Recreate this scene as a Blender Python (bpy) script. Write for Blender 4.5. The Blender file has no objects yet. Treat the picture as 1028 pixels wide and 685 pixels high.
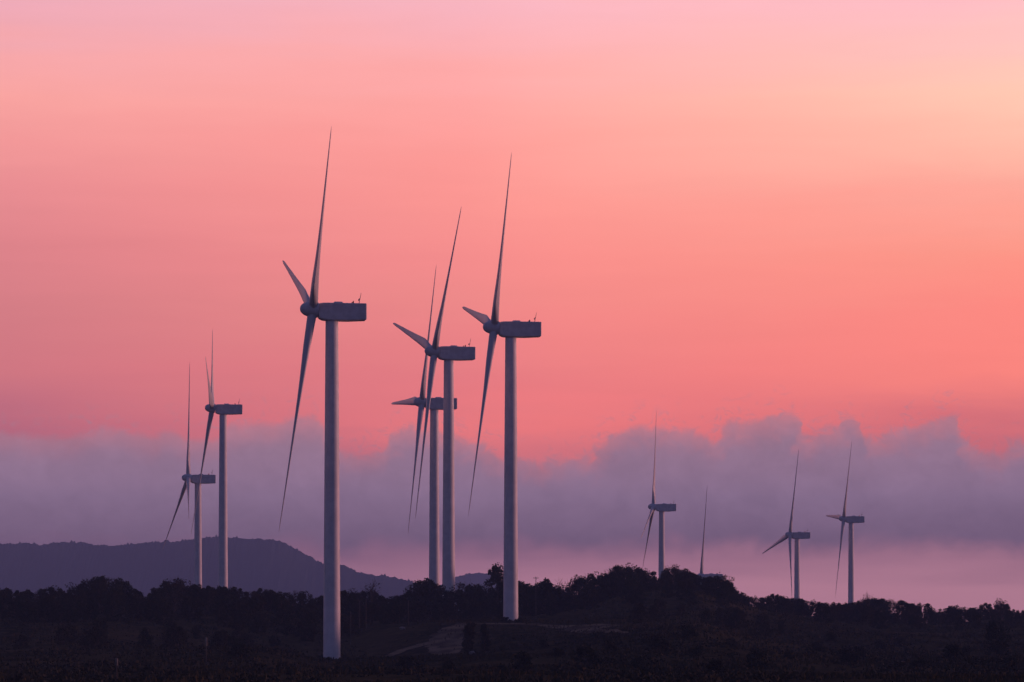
import bpy, math, random
import numpy as np
from mathutils import Vector, Matrix, noise

random.seed(7)
rng = np.random.default_rng(7)
S = bpy.context.scene
COL = S.collection
R = math.radians
F, CX, YH, RM = 2855.0, 514.0, 625.0, 57.0      # focal length and horizon of the photograph in its own pixels

# ------------------------------------------------------------------ camera
cam = bpy.data.cameras.new('camera')
cam.lens, cam.sensor_width = F / 1028 * 36, 36
cam.shift_y = (YH - 342.5) / 1028
cam.clip_start, cam.clip_end = 0.5, 60000
camo = bpy.data.objects.new('camera', cam)
COL.objects.link(camo)
camo.rotation_euler = (R(90), 0, 0)
S.camera = camo

# ------------------------------------------------------------------ world: a dusk sky with a far cloud bank
SUN_AZ, SUN_EL = 73.0, 1.2
w = bpy.data.worlds.new('World')
S.world = w
w.use_nodes = True
nt = w.node_tree
nt.nodes.clear()


class N:
    """tiny helper to write node maths"""
    def __init__(s, t): s.t = t
    def new(s, kind, **kw):
        n = s.t.nodes.new(kind)
        for k, v in kw.items(): setattr(n, k, v)
        return n
    def put(s, sock, v):
        if hasattr(v, 'default_value') and hasattr(v, 'node'): s.t.links.new(v, sock)
        else: sock.default_value = v
    def m(s, op, a, b=0.0, c=0.0, clamp=False):
        n = s.new('ShaderNodeMath', operation=op, use_clamp=clamp)
        s.put(n.inputs[0], a); s.put(n.inputs[1], b); s.put(n.inputs[2], c)
        return n.outputs[0]
    def ramp01(s, v, lo, hi, smooth=True):
        n = s.new('ShaderNodeMapRange', interpolation_type='SMOOTHSTEP' if smooth else 'LINEAR')
        s.put(n.inputs[0], v); s.put(n.inputs[1], lo); s.put(n.inputs[2], hi)
        n.inputs[3].default_value = 0; n.inputs[4].default_value = 1
        return n.outputs[0]
    def mix(s, f, a, b, blend='MIX'):
        n = s.new('ShaderNodeMix', data_type='RGBA', blend_type=blend)
        s.put(n.inputs[0], f); s.put(n.inputs[6], a); s.put(n.inputs[7], b)
        return n.outputs[2]
    def xyz(s, x, y, z=0.0):
        n = s.new('ShaderNodeCombineXYZ')
        s.put(n.inputs[0], x); s.put(n.inputs[1], y); s.put(n.inputs[2], z)
        return n.outputs[0]
    def noise(s, v, scale, detail=4, rough=.5, dist=0.0):
        n = s.new('ShaderNodeTexNoise')
        s.put(n.inputs['Vector'], v)
        n.inputs['Scale'].default_value = scale; n.inputs['Detail'].default_value = detail
        n.inputs['Roughness'].default_value = rough; n.inputs['Distortion'].default_value = dist
        return n.outputs[0]
    def ramp(s, v, stops):
        n = s.new('ShaderNodeValToRGB')
        e = n.color_ramp.elements
        for i, (p, c) in enumerate(stops):
            q = e[i] if i < 2 else e.new(p)
            q.position = p; q.color = (*c, 1)
        s.put(n.inputs[0], v)
        return n.outputs[0]
    def curve(s, v, pts):
        n = s.new('ShaderNodeFloatCurve')
        c = n.mapping.curves[0].points
        for i, (x, y) in enumerate(pts):
            p = c[i] if i < 2 else c.new(x, y)
            p.location = (x, y)
        n.mapping.update()
        s.put(n.inputs['Value'], v)
        return n.outputs[0]


def lin(r, g, b):
    f = lambda c: c / 12.92 if c <= .04045 else ((c + .055) / 1.055) ** 2.4
    return (f(r / 255), f(g / 255), f(b / 255))


def el_of(y): return math.degrees(math.atan((YH - y) / F))
def az_of(px): return math.degrees(math.atan((px - CX) / F))


k = N(nt)
tc = k.new('ShaderNodeTexCoord')
nrm = k.new('ShaderNodeVectorMath', operation='NORMALIZE')
nt.links.new(tc.outputs['Generated'], nrm.inputs[0])
sep = k.new('ShaderNodeSeparateXYZ')
nt.links.new(nrm.outputs[0], sep.inputs[0])
dx, dy, dz = sep.outputs
el = k.m('DEGREES', k.m('ARCSINE', dz))
az = k.m('DEGREES', k.m('ARCTAN2', dx, dy))
EMAX = 16.0
ae = k.xyz(az, el)

# radiance of the sky by height in the picture, for three bearings
LEFT = [(0, (0.966, 0.462, 0.558)), (60, (1.091, 0.453, 0.456)), (100, (1.132, 0.440, 0.405)), (150, (1.072, 0.374, 0.362)), (200, (0.988, 0.317, 0.329)), (260, (0.906, 0.275, 0.294)), (310, (0.855, 0.255, 0.274)), (380, (0.866, 0.241, 0.266)), (430, (0.665, 0.183, 0.258)), (520, (0.351, 0.147, 0.248)), (590, (0.351, 0.159, 0.265)), (625, (0.351, 0.159, 0.265))]
MID = [(0, (1.129, 0.551, 0.620)), (60, (1.192, 0.493, 0.481)), (100, (1.213, 0.448, 0.416)), (150, (1.237, 0.412, 0.367)), (200, (1.248, 0.382, 0.331)), (260, (1.231, 0.341, 0.311)), (310, (1.192, 0.336, 0.301)), (380, (1.179, 0.272, 0.274)), (430, (1.383, 0.295, 0.266)), (520, (0.433, 0.179, 0.292)), (590, (1.612, 0.671, 0.831)), (625, (1.612, 0.671, 0.831))]
RIGHT = [(0, (1.182, 0.605, 0.649)), (60, (1.192, 0.666, 0.593)), (100, (1.214, 0.709, 0.526)), (150, (1.236, 0.613, 0.457)), (200, (1.238, 0.482, 0.373)), (260, (1.283, 0.398, 0.284)), (310, (1.335, 0.330, 0.257)), (380, (1.403, 0.327, 0.253)), (430, (0.974, 0.216, 0.232)), (520, (0.462, 0.186, 0.283)), (590, (1.694, 0.705, 0.825)), (625, (1.694, 0.705, 0.825))]


def stops(L): return sorted([(el_of(y) / EMAX, c) for y, c in L])


t = k.ramp01(el, 0, EMAX, False)
wisp = k.noise(k.xyz(k.m('MULTIPLY', az, .12), k.m('MULTIPLY', el, .9)), 1.0, 5, .55, .6)
t2 = k.m('ADD', t, k.m('MULTIPLY', k.m('SUBTRACT', wisp, .5), .085))
cl, cm, cr = k.ramp(t2, stops(LEFT)), k.ramp(t2, stops(MID)), k.ramp(t2, stops(RIGHT))
sky = k.mix(k.ramp01(az, -11, 1, False), cl, cm)
sky = k.mix(k.ramp01(az, -1, 10.5, False), sky, cr)
streak = k.noise(k.xyz(k.m('ADD', k.m('MULTIPLY', az, .22), k.m('MULTIPLY', el, .12)), k.m('MULTIPLY', el, 2.6)), 1.0, 6, .6, .8)
thin = k.new('ShaderNodeVectorMath', operation='SCALE')
nt.links.new(sky, thin.inputs[0]); nt.links.new(k.m('ADD', k.m('MULTIPLY', streak, .08), .96), thin.inputs['Scale'])
sky = thin.outputs[0]

# cloud bank: height of its top over the azimuth, billowed by noise
TOP = [(-60, 440), (0, 437), (60, 440), (110, 431), (145, 438), (170, 433), (205, 441), (228, 428), (262, 424), (310, 418), (330, 432), (352, 455),
       (380, 450), (398, 432), (415, 427), (452, 436), (478, 446), (505, 456), (530, 462), (565, 459), (592, 455), (608, 441),
       (622, 434), (645, 427), (672, 429), (700, 432), (716, 441), (734, 428), (758, 423), (778, 419), (788, 413), (797, 428),
       (808, 438), (824, 431), (842, 427), (852, 418), (863, 427), (873, 440), (900, 431), (926, 427), (942, 419), (956, 416),
       (967, 424), (976, 450), (994, 457), (1012, 449), (1030, 443), (1100, 448)]
A0, A1 = az_of(-60), az_of(1100)
CMAX = 6.0
pts = [((az_of(p) - A0) / (A1 - A0), el_of(y) / CMAX) for p, y in TOP]
warp = k.m('ADD', k.m('MULTIPLY', k.m('SUBTRACT', k.noise(ae, 1.3, 3, .5), .5), 1.1), k.m('MULTIPLY', k.m('SUBTRACT', k.noise(ae, 4.0, 4, .55), .5), .28))
top = k.m('MULTIPLY', k.curve(k.ramp01(k.m('ADD', az, warp), A0, A1, False), pts), CMAX)
rag = k.m('ADD', .45, k.m('MULTIPLY', k.ramp01(az, -6.5, 1.0), .55))      # flatter and hazier towards the left
n1 = k.noise(ae, 2.6, 6, .59, .7)
n2 = k.noise(ae, .75, 4, .55, .2)
n3 = k.noise(k.xyz(k.m('MULTIPLY', az, 1.1), k.m('MULTIPLY', el, 1.7)), 2.9, 8, .66, 1.2)
over = k.m('SUBTRACT', k.m('ADD', top, k.m('MULTIPLY', k.m('MULTIPLY', k.m('SUBTRACT', n1, .5), .70), rag)), el)
mask = k.m('ADD', k.m('MULTIPLY', k.ramp01(over, -.08, .16), .66), k.m('MULTIPLY', k.ramp01(over, -.18, .70), .34))
# torn wisps just above the bank
wz = k.m('MULTIPLY', k.ramp01(over, -.75, -.05), k.ramp01(n3, .50, .72))
mask = k.m('MAXIMUM', mask, k.m('MULTIPLY', wz, .65))
# the pink hollow under the right-hand billow
floor_l = k.m('ADD', k.m('MULTIPLY', k.m('SUBTRACT', n2, .5), .9), 1.52)
low = k.ramp01(k.m('SUBTRACT', el, floor_l), -.30, .30)
lowl = k.ramp01(az, -3.0, -7.5)
mask = k.m('MULTIPLY', mask, k.m('MAXIMUM', low, k.m('MULTIPLY', lowl, .85)))
mask = k.m('MULTIPLY', mask, .97)
ccol = k.ramp(k.ramp01(el, 0, CMAX, False), [(0, lin(144, 112, 142)), (el_of(560) / CMAX, lin(166, 130, 158)), (el_of(500) / CMAX, lin(169, 138, 168)),
                                         (el_of(455) / CMAX, lin(173, 137, 162)), (el_of(415) / CMAX, lin(184, 138, 156))])
# a second, nearer row of billows lower in the bank, and uneven light inside both
warp2 = k.m('MULTIPLY', k.m('SUBTRACT', k.noise(ae, .9, 4, .6, .3), .5), 3.2)
top2 = k.m('MULTIPLY', k.curve(k.ramp01(k.m('ADD', k.m('ADD', az, 1.7), warp2), A0, A1, False), pts), CMAX * .72)
over2 = k.m('SUBTRACT', k.m('ADD', top2, k.m('MULTIPLY', k.m('SUBTRACT', n3, .5), .8)), el)
row2 = k.ramp01(over2, -.10, .35)
shade = k.m('ADD', k.m('MULTIPLY', k.noise(ae, 1.1, 7, .62, .6), .42), k.m('MULTIPLY', n3, .26))
shade = k.m('SUBTRACT', k.m('ADD', shade, .72), k.m('MULTIPLY', row2, .06))
shade = k.m('SUBTRACT', shade, k.m('MULTIPLY', k.m('SUBTRACT', 1.0, k.ramp01(k.m('SUBTRACT', el, floor_l), .1, 1.1)), .05))
ccol = k.mix(k.m('MULTIPLY', k.m('SUBTRACT', 1.0, k.ramp01(over, .02, .55)), .5), ccol, (*lin(206, 146, 160), 1))
cc = k.new('ShaderNodeVectorMath', operation='SCALE')
nt.links.new(ccol, cc.inputs[0]); nt.links.new(shade, cc.inputs['Scale'])
front = k.mix(mask, sky, cc.outputs[0])

# the glow fills one side of the sky only; overhead and behind it is dim blue dusk
nish = k.new('ShaderNodeTexSky', sky_type='NISHITA')
nish.sun_disc = False
nish.sun_elevation = R(SUN_EL); nish.sun_rotation = R(SUN_AZ)
dusk = k.mix(.012, (.044, .053, .150, 1), nish.outputs[0], 'ADD')
ga = R(12)
dot = k.m('ADD', k.m('MULTIPLY', dx, math.sin(ga)), k.m('MULTIPLY', dy, math.cos(ga)))
g = k.ramp01(dot, .1, .93)
g = k.m('MULTIPLY', g, k.m('SUBTRACT', 1.0, k.ramp01(el, 12.5, 34)))
total = k.mix(g, dusk, front)
total = k.mix(k.ramp01(el, -.3, -2.5), total, (.01, .009, .014, 1))
bg = k.new('ShaderNodeBackground')
nt.links.new(total, bg.inputs[0])
bg.inputs[1].default_value = 1.0
wo = k.new('ShaderNodeOutputWorld')
nt.links.new(bg.outputs[0], wo.inputs[0])
w.cycles.sampling_method = 'MANUAL'
w.cycles.sample_map_resolution = 1024

# ------------------------------------------------------------------ the last warm light, low on the right
sun = bpy.data.lights.new('sun', 'SUN')
sun.energy, sun.angle, sun.color = 4.4, R(8), (1.0, .43, .42)
suno = bpy.data.objects.new('sun', sun)
COL.objects.link(suno)
sd = Vector((math.sin(R(SUN_AZ)) * math.cos(R(SUN_EL)), math.cos(R(SUN_AZ)) * math.cos(R(SUN_EL)), math.sin(R(SUN_EL))))
suno.rotation_euler = sd.to_track_quat('Z', 'Y').to_euler()

S.view_settings.view_transform = 'Standard'
S.view_settings.look = 'None'
S.view_settings.exposure = 0
S.view_settings.gamma = 1
S.view_settings.use_curve_mapping = False
S.render.engine = 'CYCLES'
S.cycles.use_denoising = True
S.cycles.volume_bounces = 1
S.cycles.max_bounces = 5


# ------------------------------------------------------------------ helpers
def tag(o, label=None, cat=None, group=None, kind=None):
    for kk, v in (('label', label), ('category', cat), ('group', group), ('kind', kind)):
        if v: o[kk] = v
    return o


def mesh(name, v, f, mat, smooth=False):
    me = bpy.data.meshes.new(name)
    me.from_pydata([tuple(p) for p in v], [], f)
    me.materials.append(mat)
    if smooth: me.polygons.foreach_set('use_smooth', [True] * len(me.polygons))
    me.update()
    return me


def quads_mesh(name, V, mat):
    """V: n x 4 x 3 array of loose quads"""
    n = len(V)
    me = bpy.data.meshes.new(name)
    me.vertices.add(n * 4); me.vertices.foreach_set('co', V.reshape(-1).astype(np.float32))
    me.loops.add(n * 4); me.loops.foreach_set('vertex_index', np.arange(n * 4, dtype=np.int32))
    me.polygons.add(n); me.polygons.foreach_set('loop_start', np.arange(0, n * 4, 4, dtype=np.int32))
    me.materials.append(mat)
    me.update(calc_edges=True)
    return me


def link(name, me, parent=None):
    o = bpy.data.objects.new(name, me)
    COL.objects.link(o)
    if parent: o.parent = parent
    return o


def empty(name, loc, rz=0.0):
    o = bpy.data.objects.new(name, None)
    o.empty_display_size = .1
    COL.objects.link(o)
    o.location = loc; o.rotation_euler = (0, 0, rz)
    return o


def copy_tree(o, parent=None):
    c = o.copy()
    COL.objects.link(c)
    if parent: c.parent = parent
    for ch in o.children: copy_tree(ch, c)
    return c


def material(name, base, rough=.8, var=0.0, scale=1.0, spec=.3, other=None, detail=4, bump=0.0):
    m = bpy.data.materials.new(name)
    m.use_nodes = True
    q = N(m.node_tree)
    b = m.node_tree.nodes['Principled BSDF']
    b.inputs['Roughness'].default_value = rough
    b.inputs['Specular IOR Level'].default_value = spec
    tcn = q.new('ShaderNodeTexCoord')
    nz = q.noise(tcn.outputs['Object'], scale, detail, .6)
    o2 = other or tuple(c * (1 - var) for c in base)
    c = q.mix(q.ramp01(nz, .35, .65), (*base, 1), (*o2, 1))
    m.node_tree.links.new(c, b.inputs['Base Color'])
    if bump:
        bn = q.new('ShaderNodeBump')
        bn.inputs['Strength'].default_value = bump
        m.node_tree.links.new(nz, bn.inputs['Height'])
        m.node_tree.links.new(bn.outputs[0], b.inputs['Normal'])
    return m


PAINT = material('white_turbine_paint', (.82, .81, .81), .5, .12, .35)
CASE = material('grey_white_nacelle_shell', (.76, .75, .77), .5, .16, .6)
BLADE = material('white_blade_gelcoat', (.60, .59, .61), .4, .06, .2)
GREY = material('grey_steel', (.22, .22, .24), .5, .3, 2)
REDL = material('red_lamp_glass', (.35, .02, .02), .3, .2, 3)
BARK = material('bark', (.075, .06, .05), .9, .4, 3)
LEAFS = [material('leaf_dark', (.030, .040, .022), .8, .35, .8, .1), material('leaf_olive', (.042, .043, .024), .8, .4, .7, .1),
         material('leaf_brown', (.052, .044, .032), .85, .4, .7, .1)]
WOOD = material('weathered_wood', (.10, .088, .08), .9, .4, 2)
CONC = material('pale_concrete', (.22, .21, .20), .9, .3, 2)

# ------------------------------------------------------------------ terrain
DROW = [0, 120, 300, 450, 600, 698, 794, 880, 960, 1080, 1340, 1650, 1850, 2600, 5000, 10000]
PCOL = [-400, 0, 130, 260, 333, 400, 470, 514, 560, 620, 700, 760, 850, 940, 1028, 1450]
YT = {300: [695] * 16,
      450: [679, 679, 677, 675, 677, 677, 677, 677, 677, 675, 673, 675, 679, 679, 679, 679],
      600: [659, 659, 657, 655, 666, 664, 662, 659, 658, 652, 650, 658, 666, 665, 664, 664],
      698: [640, 640, 638, 640, 661, 652, 648, 641, 641, 633, 631, 643, 654, 653, 651, 651],
      794: [618, 618, 616, 622, 641, 630, 625, 624, 624, 613, 612, 629, 641, 641, 639, 639],
      880: [609, 609, 607, 608, 614, 616, 614, 613, 612, 597, 595, 614, 630, 632, 630, 630],
      960: [607, 607, 605, 606, 610, 614, 614, 614, 613, 596, 593, 612, 621, 624, 622, 622]}
ZT = {0: -1.75, 120: -3.4, 1080: -3, 1340: -6, 1650: -16, 1850: -24, 2600: -32, 5000: -38, 10000: -45}
TAB = np.array([[(-(y - YH) / F * d) for y in YT[d]] if d in YT else [ZT[d]] * 16 for d in DROW])

TURB = {  # hub pixel, distance, yaw, rotor phase of each turbine
    'A': ((314, 311), 698, 10.2, 71.2), 'B': ((496, 329), 794, 7.2, 78.5), 'C': ((436, 353), 910, 13.6, 75.5),
    'D': ((423.5, 404), 1063, 10.3, 86.7), 'E': ((189, 480), 1375, 13.5, 7.0), 'F': ((213, 410), 1235, 5.5, 47.5),
    'G': ((656, 509), 1632, -4.0, 9.2), 'H': ((704, 579), 1750, 7.0, -12.0), 'I': ((793, 537), 1833, 8.4, 101.7),
    'J': ((847, 521), 1813, 1.4, 86.3)}
TILT, CONE, HUBH, OVER = R(5.6), R(4), 85.8, 4.7
BASES = {}
for kk, ((hx, hy), D, psi, th) in TURB.items():
    H = Vector(((hx - CX) / F * D, D, (YH - hy) / F * D))
    BASES[kk] = H - Matrix.Rotation(R(psi), 3, 'Z') @ Vector((-OVER, 0, HUBH))
PADS = [(b.x, b.y, (-(624 - YH) / F * b.y if kk == 'B' else b.z + .05)) for kk, b in BASES.items()]

fine = np.radians(np.linspace(-15, 15, 420))
coarse = np.radians(np.concatenate([np.linspace(-180, -16, 56), []]))
AZ = np.concatenate([coarse, fine, np.radians(np.linspace(16, 180, 56))])
DD = np.concatenate([np.linspace(0, 280, 15), np.linspace(295, 1100, 150), np.geomspace(1115, 10000, 54)])
GZ = np.zeros((len(DD), len(AZ)))


def base_height(x, y):
    a = math.atan2(x, y); D = math.hypot(x, y)
    px = CX + F * math.tan(max(-.32, min(.32, a)))
    Dy = D * math.cos(max(-.32, min(.32, a)))
    i = min(max(int(np.searchsorted(DROW, Dy)) - 1, 0), len(DROW) - 2)
    u = (Dy - DROW[i]) / (DROW[i + 1] - DROW[i])
    z0, z1 = np.interp(px, PCOL, TAB[i]), np.interp(px, PCOL, TAB[i + 1])
    return z0 + (z1 - z0) * u


def hills_noise(x, y, D):
    a = min(1, max(0, (D - 150) / 250))
    s = noise.fractal((x * .012, y * .012, 3.1), 1, 2, 4) * 1.6 + noise.fractal((x * .06, y * .06, 9.0), 1, 2, 4) * .45
    far = min(1, max(0, (D - 2200) / 2500)) * noise.fractal((x * .0009, y * .0009, 1.7), 1, 2, 4) * 9
    return s * a + far


for j, a in enumerate(AZ):
    for i, D in enumerate(DD):
        x, y = D * math.sin(a), D * math.cos(a)
        z = base_height(x, y) + hills_noise(x, y, D)
        for bx, by, bz in PADS:
            r = math.hypot(x - bx, (y - by) * .8)
            if r < 75:
                s = max(0, min(1, (75 - r) / 62)); s = s * s * (3 - 2 * s)
                z = z * (1 - s) + bz * s
        GZ[i, j] = z


def ground(x, y):
    a = math.atan2(x, y); D = math.hypot(x, y)
    j = min(max(int(np.searchsorted(AZ, a)) - 1, 0), len(AZ) - 2)
    i = min(max(int(np.searchsorted(DD, D)) - 1, 0), len(DD) - 2)
    u = (a - AZ[j]) / (AZ[j + 1] - AZ[j]); v = (D - DD[i]) / (DD[i + 1] - DD[i])
    return (GZ[i, j] * (1 - u) + GZ[i, j + 1] * u) * (1 - v) + (GZ[i + 1, j] * (1 - u) + GZ[i + 1, j + 1] * u) * v


def img(x, y, z): return CX + F * x / y, YH - F * z / y


def at(px, D):
    x = (px - CX) / F * D
    return Vector((x, D, ground(x, D)))


def hit(px, y):
    """where the view line through a photo pixel meets the ground"""
    D = 290.0
    while D < 1100:
        p = at(px, D)
        if img(*p)[1] <= y: return p
        D += 1.5
    return at(px, 900)


verts, faces = [], []
nA = len(AZ)
for i, D in enumerate(DD):
    for j, a in enumerate(AZ): verts.append((D * math.sin(a), D * math.cos(a), GZ[i, j]))
for i in range(len(DD) - 1):
    for j in range(nA):
        j2 = (j + 1) % nA
        if j2 == 0: continue
        faces.append((i * nA + j, i * nA + j2, (i + 1) * nA + j2, (i + 1) * nA + j))
GM = bpy.data.materials.new('hillside_soil_and_scrub')
GM.use_nodes = True
q = N(GM.node_tree)
b = GM.node_tree.nodes['Principled BSDF']
b.inputs['Roughness'].default_value = 1; b.inputs['Specular IOR Level'].default_value = 0
geo = q.new('ShaderNodeNewGeometry')
p1 = q.noise(geo.outputs['Position'], .018, 6, .65)
p2 = q.noise(geo.outputs['Position'], .35, 5, .7)
c = q.mix(q.ramp01(p1, .38, .62), (.020, .021, .012, 1), (.062, .050, .026, 1))
c = q.mix(q.m('MULTIPLY', q.ramp01(p2, .42, .68), .65), c, (.10, .078, .044, 1))
GM.node_tree.links.new(c, b.inputs['Base Color'])
tag(link('ground', mesh('ground', verts, faces, GM, True)), kind='structure')

# dirt track and the pale turning place below turbine B
TRACK = material('dusty_track', (.22, .172, .12), 1, .0, .16, 0, (.085, .068, .048), 9)


def strip(name, pts, n=40, off=.14):
    P = [hit(px, y) for px, y, _ in pts]; W = [q_[2] for q_ in pts]
    V, Fc, L = [], [], []
    for s in range(n + 1):
        u = s / n * (len(P) - 1); i = min(int(u), len(P) - 2); t_ = u - i; t_ = t_ * t_ * (3 - 2 * t_) * .5 + t_ * .5
        L.append((P[i].lerp(P[i + 1], t_), W[i] + (W[i + 1] - W[i]) * t_))
    M = 7
    for s in range(n + 1):
        a_, b_ = L[max(s - 1, 0)][0], L[min(s + 1, n)][0]
        d = (b_ - a_); d.z = 0; d.normalize(); nn = Vector((-d.y, d.x, 0))
        ww = L[s][1] * (.85 + .35 * noise.noise((s * .5, len(pts), 0)))
        for m_ in range(M):
            pp = L[s][0] + nn * ww * (m_ / (M - 1) - .5)
            V.append((pp.x, pp.y, ground(pp.x, pp.y) + off))
    for s in range(n):
        for m_ in range(M - 1): Fc.append((s * M + m_, s * M + m_ + 1, (s + 1) * M + m_ + 1, (s + 1) * M + m_))
    return tag(link(name, mesh(name, V, Fc, TRACK, True)), kind='structure')


strip('dirt_track', [(448, 658, 7), (447, 650, 11), (448, 641, 10), (453, 633, 8), (468, 627, 6), (500, 627, 6), (545, 628, 6), (600, 630, 7), (622, 629, 3)], 70)
strip('path', [(441, 645, 4), (425, 648, 4.5), (404, 654, 4), (380, 661, 2.5)], 30, .18)
strip('gravel_pad', [(560, 634, 3), (585, 632, 7), (612, 634, 5), (628, 637, 2)], 30, .20)

# far hills
HM = material('distant_forest', (.020, .026, .020), 1, .2, .004, 0)


def ridge(name, prof, D, depth, bump, seed):
    pxs = np.arange(prof[0][0], prof[-1][0] + .1, 1.6)
    V, Fc = [], []
    rows = [-1, -.8, -.6, -.42, -.27, -.15, -.07, -.02, 0, .05, .2, .5, 1]
    for r_ in rows:
        for px in pxs:
            yy = np.interp(px, [p_[0] for p_ in prof], [p_[1] for p_ in prof])
            d = D + r_ * depth + noise.noise((px * .02, seed, r_ * 3)) * depth * .06
            zt = (YH - yy) / F * D
            hgt = (1 - abs(r_)) ** .8
            nb = noise.fractal((px * .16, r_ * 6, seed), 1, 2, 5) * bump + noise.fractal((px * .03, r_ * 2, seed + 4), 1, 2, 3) * bump * 1.2 + abs(noise.noise((px * .33, r_ * 2, seed))) * bump * (3.6 if -.03 < r_ < .01 else 2.2)
            z = -60 + (zt + 60) * hgt + nb * (1 if r_ <= .05 else .5)
            V.append(((px - CX) / F * D * (1 + (d / D - 1) * .5), d, z))
    n_ = len(pxs)
    for i in range(len(rows) - 1):
        for j in range(n_ - 1): Fc.append((i * n_ + j, i * n_ + j + 1, (i + 1) * n_ + j + 1, (i + 1) * n_ + j))
    return tag(link(name, mesh(name, V, Fc, HM)), kind='structure')


ridge('hills', [(-420, 600), (-300, 570), (-120, 552), (0, 546), (40, 547), (60, 544), (100, 548), (150, 546), (200, 541), (240, 540), (268, 542),
                (285, 546), (300, 553), (322, 565), (346, 569), (358, 575), (392, 580), (414, 584), (450, 594), (520, 612), (600, 630)], 7200, 700, 3.2, 2.0)
ridge('hills', [(380, 625), (425, 600), (445, 586), (458, 580), (472, 576), (492, 576), (506, 584), (540, 604), (580, 630)], 9000, 700, 2.4, 7.0)

# ------------------------------------------------------------------ wind turbine
def lathe(prof, n=40):
    V = [(r_ * math.cos(2 * math.pi * i / n), r_ * math.sin(2 * math.pi * i / n), z) for z, r_ in prof for i in range(n)]
    Fc = [(a_ * n + i, a_ * n + (i + 1) % n, (a_ + 1) * n + (i + 1) % n, (a_ + 1) * n + i) for a_ in range(len(prof) - 1) for i in range(n)]
    Fc.append(tuple(range(n - 1, -1, -1))); Fc.append(tuple((len(prof) - 1) * n + i for i in range(n)))
    return V, Fc


def loft(secs):
    n = len(secs[0]); V = [p_ for s in secs for p_ in s]
    Fc = [(a_ * n + i, a_ * n + (i + 1) % n, (a_ + 1) * n + (i + 1) % n, (a_ + 1) * n + i) for a_ in range(len(secs) - 1) for i in range(n)]
    Fc.append(tuple(range(n - 1, -1, -1))); Fc.append(tuple((len(secs) - 1) * n + i for i in range(n)))
    return V, Fc


# tower: tapered steel sections with slim flange seams
prof = [(-4, 2.15)]
for z in np.linspace(0, 83.3, 40):
    prof.append((z, 2.12 - (2.12 - 1.55) * (z / 83.3) ** 1.15))
prof.sort()
TOWER = mesh('tower', *lathe(prof, 48), PAINT, True)


def rrect(x, hw, hb, ht, r_, n=5):
    o = []
    for cx_, cz_, a0 in ((hw - r_, ht - r_, 0), (-hw + r_, ht - r_, 90), (-hw + r_, hb + r_, 180), (hw - r_, hb + r_, 270)):
        for i in range(n):
            a_ = R(a0 + 90 * i / (n - 1)); o.append((x, cx_ + r_ * math.cos(a_), cz_ + r_ * math.sin(a_)))
    return o


# nacelle box along +X behind the hub, in the tower's frame: z=0 at hub height over the tower
NAC = mesh('nacelle', *loft([rrect(-3.35, 1.5, -1.6, 1.75, .7), rrect(-3.0, 1.8, -1.85, 1.9, .5), rrect(-2.3, 1.97, -2.12, 1.97, .35), rrect(-1.0, 2.0, -2.28, 2.0, .25),
                             rrect(4.0, 2.0, -2.28, 2.0, .25), rrect(8.2, 1.95, -2.05, 2.0, .22), rrect(8.38, 1.85, -1.95, 1.9, .15)]), CASE)
HATCH = mesh('hatch', *loft([rrect(.5, 1.0, 1.9, 2.32, .12), rrect(.7, 1.1, 1.9, 2.38, .12), rrect(2.4, 1.1, 1.9, 2.38, .12), rrect(2.6, 1.0, 1.9, 2.3, .12)]), CASE)


def tube(pts, rad, n=6):
    V, Fc = [], []
    for i, p_ in enumerate(pts):
        p_ = Vector(p_)
        d = (Vector(pts[min(i + 1, len(pts) - 1)]) - Vector(pts[max(i - 1, 0)])).normalized()
        a_ = d.cross(Vector((0, 1, .13)) if abs(d.y) < .9 else Vector((1, 0, .1))).normalized(); b_ = d.cross(a_)
        for s in range(n):
            t_ = 2 * math.pi * s / n
            V.append(p_ + (a_ * math.cos(t_) + b_ * math.sin(t_)) * rad[i])
    for i in range(len(pts) - 1):
        for s in range(n): Fc.append((i * n + s, i * n + (s + 1) % n, (i + 1) * n + (s + 1) % n, (i + 1) * n + s))
    Fc.append(tuple(range(n))); Fc.append(tuple((len(pts) - 1) * n + s for s in range(n)))
    return V, Fc


def join(parts):
    V, Fc = [], []
    for v, f in parts:
        o = len(V); V += list(v); Fc += [tuple(i + o for i in t_) for t_ in f]
    return V, Fc


MAST = mesh('weather_mast', *join([tube([(6.7, 0, 1.98), (6.95, 0, 3.2), (7.25, 0, 4.7)], [.09, .07, .05]),
                                   tube([(6.75, -.9, 2.9), (6.9, 0, 3.0), (6.75, .9, 2.9)], [.05, .05, .05]),
                                   tube([(6.75, -.9, 2.8), (6.75, -.9, 3.3)], [.09, .11]), tube([(6.75, .9, 2.8), (6.75, .9, 3.3)], [.09, .11])]), GREY)
BEAC = mesh('beacon', *lathe([(0, .22), (.18, .22), (.2, .17), (.5, .17), (.62, .08)], 12), REDL)
# spinner: a blunt cone facing -Z of its own frame (turned to the wind when placed)
SPIN = mesh('spinner', *lathe([(-3.15, .25), (-3.0, .75), (-2.6, 1.2), (-1.9, 1.6), (-1.0, 1.85), (0, 1.95), (1.1, 1.9), (1.35, 1.75)], 32), CASE, True)


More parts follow.
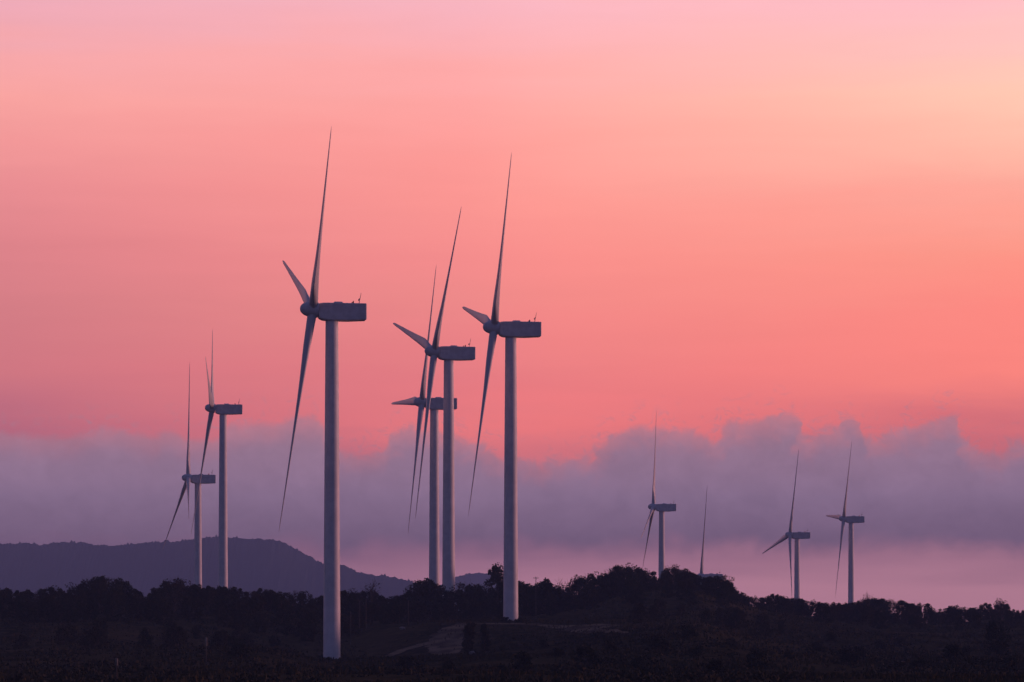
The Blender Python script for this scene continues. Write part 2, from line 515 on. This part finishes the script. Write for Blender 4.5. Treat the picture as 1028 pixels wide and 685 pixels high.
def blade_mesh():
    secs = []
    L0, L1 = 1.0, RM
    st = [0, .012, .03, .05, .08, .12, .16, .2, .25, .32, .4, .5, .6, .7, .8, .88, .94, .975, .993, 1]
    ch = np.interp(st, [0, .03, .08, .14, .2, .3, .45, .6, .8, .94, .985, 1], [2.2, 2.2, 2.6, 3.2, 3.4, 2.95, 2.3, 1.85, 1.3, .95, .6, .15])
    tk = np.interp(st, [0, .03, .08, .14, .2, .3, .45, .6, .8, 1], [1, 1, .82, .62, .5, .42, .37, .33, .29, .24])
    tw = np.interp(st, [0, .05, .12, .2, .35, .5, .7, 1], [13, 13, 12, 9, 6, 4, 2, 0])
    n = 24
    for u, c_, q_, a_ in zip(st, ch, tk, tw):
        s = []
        rnd = max(0, min(1, (.16 - u) / .13))
        for i in range(n):
            th = 2 * math.pi * i / n
            xc = .5 + .5 * math.cos(th)                         # 1 trailing edge, 0 leading edge
            yt = 5 * (.2969 * math.sqrt(max(xc, 0)) - .126 * xc - .3516 * xc ** 2 + .2843 * xc ** 3 - .1036 * xc ** 4)
            af = (xc - .32, yt * q_ * (1 if th < math.pi else -.75) + 0)
            ci = (.5 * math.cos(th), .5 * math.sin(th) * q_)
            X = (ci[0] * rnd + af[0] * (1 - rnd)) * c_; Y = (ci[1] * rnd + af[1] * (1 - rnd)) * c_
            r_ = R(a_)
            s.append((-X * math.cos(r_) + Y * math.sin(r_), X * math.sin(r_) + Y * math.cos(r_), L0 + (L1 - L0) * u))
        secs.append(s[::-1])
    return mesh('blade', *loft(secs), BLADE, True)


BL = blade_mesh()
NV = Vector((-math.cos(TILT), 0, math.sin(TILT)))
HV = NV.cross(Vector((0, 0, 1))).normalized()
UV = HV.cross(NV)
TLAB = {
    'A': 'largest and nearest white wind turbine, its whole tower down to the dark grass in view',
    'B': 'second largest wind turbine, tower standing at the end of the pale dirt track',
    'C': 'wind turbine whose tower covers the rear of the nacelle behind it',
    'D': 'wind turbine with its nacelle crossing behind the tower of a nearer turbine',
    'E': 'small wind turbine before the left mountain, the lower of the pair there',
    'F': 'taller wind turbine of the left pair, two small blades raised beside each other',
    'G': 'wind turbine rising behind the tree covered mound, nacelle in full view',
    'H': 'wind turbine hidden by the mound except one raised blade and the nacelle top',
    'I': 'small far wind turbine on the right with a blade pointing down left',
    'J': 'rightmost wind turbine, standing behind the low treeline on the right'}
proto = None
for kk, ((hx, hy), D, psi, th) in TURB.items():
    if proto is None:
        o = empty('wind_turbine', BASES[kk], R(psi))
        link('tower', TOWER, o)
        n_ = link('nacelle', NAC, o); n_.matrix_local = Matrix.Translation((0, 0, HUBH - .38))
        link('hatch', HATCH, n_); link('weather_mast', MAST, n_)
        for yy in (-1.2, 1.2):
            bq = link('beacon', BEAC, n_); bq.location = (5.2, yy, 1.98)
        sp = link('spinner', SPIN, o)
        sp.matrix_local = Matrix.Translation((-OVER, 0, HUBH)) @ (-NV).to_track_quat('Z', 'Y').to_matrix().to_4x4()
        for i in range(3): link('blade', BL, o)
        proto = o
    else:
        o = copy_tree(proto)
        o.location = BASES[kk]; o.rotation_euler = (0, 0, R(psi))
    bl = [c_ for c_ in o.children if c_.name.startswith('blade')]
    for i, c_ in enumerate(bl):
        a_ = R(th + 120 * i)
        d = math.cos(a_) * UV + math.sin(a_) * HV
        tng = -math.sin(a_) * UV + math.cos(a_) * HV
        Z = (math.cos(CONE) * d + math.sin(CONE) * NV).normalized()
        X = tng; Y = Z.cross(X).normalized()
        M = Matrix((X, Y, Z)).transposed().to_4x4()
        M.translation = Vector((-OVER, 0, HUBH))
        c_.matrix_local = M
    tag(o, TLAB[kk], 'wind turbine', 'wind turbines on the ridge')

# ------------------------------------------------------------------ trees
def rand_dirs(n):
    v = rng.normal(size=(n, 3)); return v / np.linalg.norm(v, axis=1)[:, None]


def leaf_quads(P, size, flat=.0):
    n = len(P)
    a_ = rand_dirs(n); b_ = np.cross(a_, rand_dirs(n)); b_ /= np.linalg.norm(b_, axis=1)[:, None] + 1e-9
    s = size * rng.uniform(.5, 1.5, n)[:, None]
    a_ = a_ * s; b_ = b_ * s * rng.uniform(.4, .8, n)[:, None]
    sk = a_ * rng.uniform(-.4, .4, n)[:, None]
    return np.stack([P - a_, P - b_ + sk, P + a_, P + b_ + sk], 1)


def make_tree(kind, seed):
    """unit-free tree about 8 m tall; returns trunk mesh, crown mesh, height"""
    global rng
    rng = np.random.default_rng(seed); rd = random.Random(seed)
    Ht, Wd, nl, leaves, lr, ls = {'round': (7.5, 3.6, 20, 3600, 1.15, .20), 'spread': (7.0, 4.6, 22, 3400, 1.1, .20), 'tall': (10.5, 2.7, 18, 3000, .95, .19),
                                  'thin': (7.0, 3.4, 16, 900, 1.0, .16), 'bare': (6.5, 3.0, 14, 170, .9, .12), 'palm': (9.5, 2.4, 9, 1500, .95, .2),
                                  'shrub': (3.0, 2.2, 14, 1800, .75, .16), 'column': (7.0, 1.2, 16, 2400, .7, .17)}[kind]
    parts, cents = [], []
    base = {'shrub': .25, 'column': .12, 'palm': .62, 'tall': .22, 'round': .1, 'spread': .1}.get(kind, .2)
    lean = rd.uniform(-.5, .5), rd.uniform(-.5, .5)
    for i in range(nl):
        u = (i + .5) / nl
        z = Ht * (base + (0.98 - base) * u) - lr * .5
        rr = Wd * math.sqrt(max(.05, 1 - (2 * (u ** .8) - .9) ** 2 if kind not in ('column', 'round', 'spread', 'shrub', 'thin') else 1 - u ** 2 * .8)) * rd.uniform(.25, .95)
        a_ = i * 2.4 + rd.uniform(-.7, .7)
        cents.append(Vector((rr * math.cos(a_) * .85 + lean[0] * u, rr * math.sin(a_) * .85 + lean[1] * u, z)))
    tr = Ht * .028
    topz = Ht * .8
    parts.append(tube([(0, 0, -.8), (lean[0] * .1, 0, Ht * .2), (lean[0] * .5, lean[1] * .4, Ht * .5), (lean[0] * .9, lean[1] * .8, topz)], [tr * 1.3, tr, tr * .7, tr * .2], 7))
    for c_ in cents:
        z0 = max(Ht * .06, min(topz * .9, c_.z - (math.hypot(c_.x, c_.y) * .9 + .3)))
        p0 = Vector((lean[0] * z0 / Ht, lean[1] * z0 / Ht, z0))
        mid = p0.lerp(c_, .5) + Vector((rd.uniform(-.2, .2), rd.uniform(-.2, .2), rd.uniform(-.05, .3)))
        parts.append(tube([p0, mid, c_], [tr * .45, tr * .28, tr * .1], 5))
        for s in range(7 if kind in ('bare', 'thin') else 3):
            e = c_ + Vector(rand_dirs(1)[0]) * lr * rd.uniform(.8, 1.5) + Vector((0, 0, .2))
            parts.append(tube([mid.lerp(c_, rd.uniform(.4, 1)), mid.lerp(e, .6) + Vector((0, 0, .1)), e], [tr * .14, tr * .09, tr * .05], 4))
    trunk = mesh('trunk', *join(parts), BARK)
    C_ = np.array([tuple(c_) for c_ in cents])
    wt = rng.uniform(.3, 1.6, nl); wt /= wt.sum()
    idx = rng.choice(nl, leaves, p=wt)
    rad = lr * rng.uniform(.65, 1.3, nl)[idx] * np.minimum(1.15, rng.uniform(.25, 1.0, leaves) ** .5 * rng.uniform(.85, 1.2, leaves))
    dd = rand_dirs(leaves); dd[:, 2] = dd[:, 2] * .75 + .1
    P = C_[idx] + dd * rad[:, None]
    P[:, 2] = np.maximum(P[:, 2], .12)
    lf = LEAFS[{'thin': 2, 'bare': 2, 'spread': 1}.get(kind, seed % 2)]
    Q = leaf_quads(P, ls)
    crown = quads_mesh('crown', Q, lf)
    return trunk, crown, float(np.percentile(P[:, 2], 99.5)), float(np.percentile(np.abs(P[:, 0]), 98))


PROTO = {}
for kind, n_ in (('round', 3), ('spread', 3), ('tall', 2), ('thin', 3), ('bare', 2), ('palm', 1), ('shrub', 3), ('column', 2)):
    PROTO[kind] = [make_tree(kind, 11 + 7 * i + len(kind) * 31) for i in range(n_)]
NTREE = 0


def plant(kind, px, D, label, group=None, height=None, ytop=None, wide=1.0, cat=None):
    global NTREE
    tr, cr, h_, hw = PROTO[kind][NTREE % len(PROTO[kind])]
    NTREE += 1
    loc = at(px, D)
    if ytop is not None: height = (YH - ytop) / F * D - loc.z
    s = max(.12, height / h_)
    nm = 'shrub' if kind in ('shrub',) else 'tree'
    o = empty(nm, loc, random.uniform(0, 6.283))
    o.scale = (s * wide, s * wide, s)
    link('trunk' if nm == 'tree' else 'stem', tr, o); link('crown' if nm == 'tree' else 'foliage', cr, o)
    return tag(o, label, cat or ('shrub' if nm == 'shrub' else 'tree'), group)


LINE = [(-30, 586), (0, 586), (20, 590), (35, 589), (45, 588), (55, 585), (65, 591), (78, 584), (85, 592), (92, 582), (100, 580), (115, 580.5), (125, 583), (135, 588), (142, 593),
        (150, 591), (165, 584), (175, 580), (185, 583), (200, 583), (215, 585), (225, 586), (240, 586), (250, 589), (270, 587), (285, 591), (300, 590), (318, 595),
        (345, 593), (355, 594), (370, 593), (385, 598), (400, 599), (412, 593), (418, 584), (425, 582), (435, 585), (445, 592), (452, 601), (462, 589), (470, 585),
        (480, 591), (485, 586), (492, 592), (508, 585), (525, 584), (535, 587), (547, 584), (556, 591), (570, 587), (580, 578), (590, 577), (605, 578), (610, 574),
        (618, 571), (625, 568), (635, 571), (650, 573), (656, 580), (662, 580), (670, 571), (680, 569), (695, 573), (705, 579), (715, 577), (725, 579), (733, 584),
        (740, 593), (750, 598), (765, 598), (780, 597), (795, 600), (815, 602), (830, 605), (845, 605), (860, 603), (872, 600), (885, 601), (900, 603), (915, 605),
        (930, 606), (940, 613), (955, 607), (965, 606), (975, 611), (985, 606), (995, 607), (1005, 605), (1015, 607), (1022, 613), (1060, 608)]
LX, LY = [p_[0] for p_ in LINE], [p_[1] + (3.5 if p_[0] < 88 or 130 < p_[0] < 325 else 0) for p_ in LINE]


def crest(px): return float(np.interp(px, [0, 300, 350, 460, 520, 570, 620, 720, 780, 1028], [850, 850, 880, 890, 900, 905, 930, 930, 960, 985]))


def zone(px):
    if px < 322: return 'dark bushy tree in the treeline below the long left mountain', 'trees of the left treeline'
    if px < 520: return 'dark tree in the thicket between the two nearest turbine towers', 'trees behind the dirt track'
    if px < 745: return 'dark tree crowding the rounded mound right of the centre', 'trees on the mound'
    return 'small rounded tree along the low ridge on the right', 'trees of the right treeline'


# silhouette row
px = -24.0
while px < 1050:
    y = float(np.interp(px, LX, LY)) + random.uniform(-.6, 2.0)
    D = crest(px) + random.uniform(-18, 12)
    lb, gr = zone(px)
    kind = random.choice(['round', 'round', 'spread', 'thin', 'tall' if px < 320 else 'round'])
    if abs(px - 514) > 9 or True:
        gy = img(*at(px, D))[1]
        if gy - y > 5: plant(kind, px, D, lb, gr, ytop=y)
    px += random.uniform(5.0, 9.5)
# slopes in front of it
def band(n, p0, p1, d0, d1, h0, h1, kinds):
    for _ in range(n):
        px = random.uniform(p0, p1); D = random.uniform(d0, d1)
        hx = at(px, D)
        if any(math.hypot(hx.x - b_[0], hx.y - b_[1]) < 13 for b_ in PADS): continue
        if 312 < px < 352 and D < 720: continue
        h_ = random.uniform(h0, h1)
        yt = YH - F * (hx.z + h_) / D
        lim = float(np.interp(px, LX, LY)) + 2.5
        if yt < lim: h_ = (YH - lim) / F * D - hx.z
        if h_ < 1.5: continue
        lb, gr = zone(px)
        plant(random.choice(kinds), px, D, lb, gr, height=h_)


band(46, -20, 318, 740, 840, 5, 8, ['round', 'spread', 'tall', 'round'])
band(22, -20, 250, 640, 740, 3, 6, ['round', 'spread'])
band(18, 345, 420, 760, 850, 4, 7, ['round', 'spread', 'tall'])
band(14, 425, 505, 820, 880, 3, 6, ['round', 'spread'])
band(40, 530, 745, 835, 920, 4, 7.5, ['round', 'spread', 'round'])
band(16, 640, 790, 720, 840, 3, 5, ['round', 'spread'])
band(30, 735, 1050, 965, 1000, 2.5, 4.5, ['round', 'spread'])
band(36, 745, 1045, 860, 960, 3.5, 6, ['round', 'spread', 'round', 'thin'])

# the ones that can be told apart
plant('palm', 499, 885, 'tall thin tree topping the thicket just left of the second tower', ytop=567, wide=1.0)
plant('round', 547, 880, 'small dense dark tree alone on the skyline right of the second tower', ytop=582, wide=.8)
plant('bare', 562, 900, 'bare twiggy bush on the skyline at the foot of the mound', ytop=582, wide=.9)
plant('bare', 373, 850, 'bare branched tree showing against the mountain right of the nearest tower', ytop=584, wide=1.2)
plant('thin', 677, 905, 'thin crowned tree on the mound top before the far tower', ytop=567, wide=1.1)
plant('thin', 1005, 955, 'sparse see-through tree near the right end of the treeline', ytop=601, wide=1.1)
plant('thin', 728, 910, 'ragged tree at the right shoulder of the mound', ytop=578, wide=1.0)
plant('bare', 872, 950, 'twiggy treetop on the ridge beside the rightmost tower', ytop=596, wide=1.0)
p_ = hit(1000, 659)
plant('round', 1001, p_.y, 'large round dark tree standing in front of the right treeline', ytop=624, wide=1.0)
p_ = hit(471, 657)
plant('column', 471, p_.y, 'narrow dark upright tree beside the pale track, the taller left one', ytop=626, wide=1.25)
p_ = hit(487, 655)
plant('column', 487, p_.y, 'narrow dark upright tree right of its taller twin by the track', ytop=627, wide=.95)
p_ = hit(524, 674)
plant('shrub', 525, p_.y, 'round black shrub in the grass below the second tower', ytop=655, wide=1.0)
p_ = hit(505, 676)
plant('shrub', 505, p_.y, 'low dark shrub left of the round black shrub', ytop=668, wide=1.0)
p_ = hit(100, 600)
plant('spread', 100, 800, 'broad clump of tree rising above the left treeline', ytop=580, wide=.7)
plant('round', 118, 805, 'rounded tree at the right of the raised left clump', ytop=581, wide=.7)
plant('thin', 175, 815, 'open crowned tree left of the pair of far towers', ytop=581, wide=1.1)
for px, D_ in ((796, 985), (801, 992), (849, 990), (854, 996), (859, 988), (196, 846), (226, 848), (870, 990), (915, 992), (940, 994), (958, 990), (980, 992), (744, 962), (752, 965)):
    lb, gr = zone(px)
    plant('round', px, D_, lb, gr, ytop=float(np.interp(px, LX, LY)) + 2.0, wide=1.5)
for px, y, h_ in ((323, 661.5, 1.0), (330, 662.5, .7), (346, 662, 1.1), (507, 625.5, 1.5), (512, 626, 1.0), (522, 625.5, 1.3)):
    p_ = hit(px, y)
    plant('shrub', px, p_.y, 'small shrub growing at the foot of one of the two nearest towers', 'shrubs at the tower feet', height=h_, wide=1.3)
for px, y in ((885, 652), (905, 648), (970, 660), (958, 664), (850, 668), (760, 672), (700, 660), (735, 650), (640, 672), (590, 668), (660, 655), (820, 655), (560, 660), (612, 655), (545, 650), (720, 678), (790, 662), (835, 645), (865, 660), (925, 672), (1015, 670), (690, 642), (755, 640), (450, 674), (408, 672), (300, 640), (275, 650), (240, 660)):
    p_ = hit(px, y)
    plant('shrub', px, p_.y, 'low dark shrub scattered on the grassy foreground slope', 'shrubs on the foreground slope', height=random.uniform(1.6, 3.4), wide=1.15)

# ------------------------------------------------------------------ scrub and grass: nobody could count it
P, SZ = [], []
cnt = 0
while cnt < 5200:
    px = random.uniform(-60, 1090); D = 300 + 660 * random.random() ** .8
    x = (px - CX) / F * D
    dens = noise.fractal((x * .03, D * .012, 5.0), 1, 2, 4) + .25 + (.3 if px < 300 or px > 560 else -.15)
    if random.random() > dens + .2: continue
    if any(math.hypot(x - b_[0], D - b_[1]) < 4.5 for b_ in PADS): continue
    z = ground(x, D)
    ypx = YH - F * z / D
    if 376 < px < 466 and 624 < ypx < 662: continue
    if 460 < px < 628 and 622 < ypx < 638: continue
    h_ = random.uniform(.35, 1.25) * (1.2 if dens > .6 else .7)
    n_ = int(8 + h_ * 14)
    th = rng.uniform(0, 6.283, n_); rr = np.sqrt(rng.uniform(0, 1, n_)) * h_ * 1.1
    zz = rng.uniform(0, 1, n_) * h_ * (1 - (rr / (h_ * 1.3)) ** 2)
    P.append(np.stack([x + rr * np.cos(th), D + rr * np.sin(th), z + zz], 1)); SZ.append(np.full(n_, .17 + h_ * .1))
    cnt += 1
P = np.concatenate(P); SZ = np.concatenate(SZ)
Q = leaf_quads(P, 1.0)
Q = P[:, None, :] + (Q - P[:, None, :]) * SZ[:, None, None]
tag(link('scrub', quads_mesh('scrub', Q, LEAFS[1])), 'low dark scrub covering the hillside', 'scrub', kind='stuff')

GR = material('dry_grass', (.068, .057, .029), 1, .0, .05, 0, (.044, .041, .021))
G = []
cnt = 0
while cnt < 44000:
    px = random.uniform(-60, 1090); D = 300 + 600 * random.random()
    if px < 320 and random.random() < .5: continue
    x = (px - CX) / F * D
    if noise.fractal((x * .04, D * .02, 2.0), 1, 2, 3) + .35 < random.random() * .6: continue
    z = ground(x, D)
    ypx = YH - F * z / D
    if 378 < px < 464 and 626 < ypx < 661 and random.random() > .4: continue
    h_ = random.uniform(.25, .8); wd = random.uniform(.08, .3); a_ = random.uniform(0, 3.14)
    ux, uy = math.cos(a_) * wd, math.sin(a_) * wd
    lx, ly = random.uniform(-.25, .25), random.uniform(-.25, .25)
    G.append([(x - ux, D - uy, z - .03), (x + ux, D + uy, z - .03), (x + ux * .5 + lx, D + uy * .5 + ly, z + h_), (x - ux * .4 + lx, D - uy * .4 + ly, z + h_ * .8)])
    cnt += 1
tag(link('grass', quads_mesh('grass', np.array(G), GR)), 'dry grass on the foreground slope', 'grass', kind='stuff')

# ------------------------------------------------------------------ poles and small things
def pole(px, ytop, ybase, label, mat=WOOD, r_=.11, cap=True):
    p_ = hit(px, ybase)
    h_ = (YH - ytop) / F * p_.y - p_.z
    o = empty('pole', p_)
    link('shaft', mesh('shaft', *lathe([(-.6, r_ * 1.1), (0, r_ * 1.2), (h_ * .6, r_), (h_, r_ * .8)], 10), mat, True), o)
    if cap:
        link('cap', mesh('cap', *join([tube([(-.75, 0, h_ - .45), (.75, 0, h_ - .45)], [.07, .07]), tube([(-.6, 0, h_ - .4), (-.6, 0, h_ - .1)], [.06, .04]), tube([(.6, 0, h_ - .4), (.6, 0, h_ - .1)], [.06, .04])]), GREY), o)
    return tag(o, label, 'pole', 'poles along the track')


pole(352, 614, 648, 'thin tall pole just right of the nearest turbine tower', cap=False)
pole(361, 603, 636, 'thin pole behind the taller one right of the nearest tower', cap=False, r_=.11)
pole(367.5, 601, 634, 'thin pole under the bare branched tree', cap=False, r_=.11)
pole(410, 603, 628, 'thin pole against the dark thicket left of the pale track', cap=False, r_=.11)
pole(538, 579, 622, 'thin mast on the skyline left of the lone dark tree', cap=True, r_=.1)


def post(px, ytop, ybase, label):
    p_ = hit(px, ybase)
    h_ = (YH - ytop) / F * p_.y - p_.z
    o = empty('marker_post', p_)
    link('shaft', mesh('shaft', *lathe([(-.5, .1), (h_ * .7, .09)], 10), WOOD, True), o)
    link('sleeve', mesh('sleeve', *lathe([(h_ * .68, .13), (h_ * .7, .2), (h_ - .05, .2), (h_, .15)], 12), CONC, True), o)
    return tag(o, label, 'post', 'posts on the left slope')


post(207, 640, 668, 'pale topped marker post in the dark grass on the left slope')
post(117, 661, 684, 'pale topped marker post at the lower left edge of the slope')


def boulder(px, y, s, label):
    p_ = hit(px, y)
    V, Fc = [], []
    n1_, n2_ = 12, 8
    for i in range(n2_ + 1):
        for j in range(n1_):
            a_, e = 2 * math.pi * j / n1_, math.pi * (i / n2_ - .5)
            d = Vector((math.cos(a_) * math.cos(e), math.sin(a_) * math.cos(e), math.sin(e)))
            r_ = s * (1 + .35 * noise.noise(d * 1.4 + Vector((px, 0, 0))))
            V.append((d.x * r_ * 1.3, d.y * r_, d.z * r_ * .8 + s * .4))
    for i in range(n2_):
        for j in range(n1_): Fc.append((i * n1_ + j, i * n1_ + (j + 1) % n1_, (i + 1) * n1_ + (j + 1) % n1_, (i + 1) * n1_ + j))
    o = link('boulder', mesh('boulder', V, Fc, CONC))
    o.location = p_
    return tag(o, label, 'boulder')


boulder(404, 633, .7, 'small pale rock left of the track in front of the thicket')
boulder(474, 657, .55, 'pale rock at the foot of the upright dark trees')

# ------------------------------------------------------------------ haze
HZ = bpy.data.materials.new('dusk_haze')
HZ.use_nodes = True
HZ.node_tree.nodes.clear()
q = N(HZ.node_tree)
pv = q.new('ShaderNodeVolumePrincipled')
pv.inputs['Color'].default_value = (.50, .66, 1.0, 1)
pv.inputs['Density'].default_value = 1.5e-4
pv.inputs['Anisotropy'].default_value = -.3
out = q.new('ShaderNodeOutputMaterial')
HZ.node_tree.links.new(pv.outputs[0], out.inputs['Volume'])
hx0, hy0, hy1, z0, z1 = 10300, -10300, 10300, -90, 236
me = mesh('haze', [(x, y, z) for z in (z0, z1) for x, y in ((-hx0, hy0), (hx0, hy0), (hx0, hy1), (-hx0, hy1))],
          [(3, 2, 1, 0), (4, 5, 6, 7), (0, 1, 5, 4), (1, 2, 6, 5), (2, 3, 7, 6), (3, 0, 4, 7)], HZ)
tag(link('haze', me), 'thin violet dusk haze in front of the far hills', 'haze', kind='stuff')
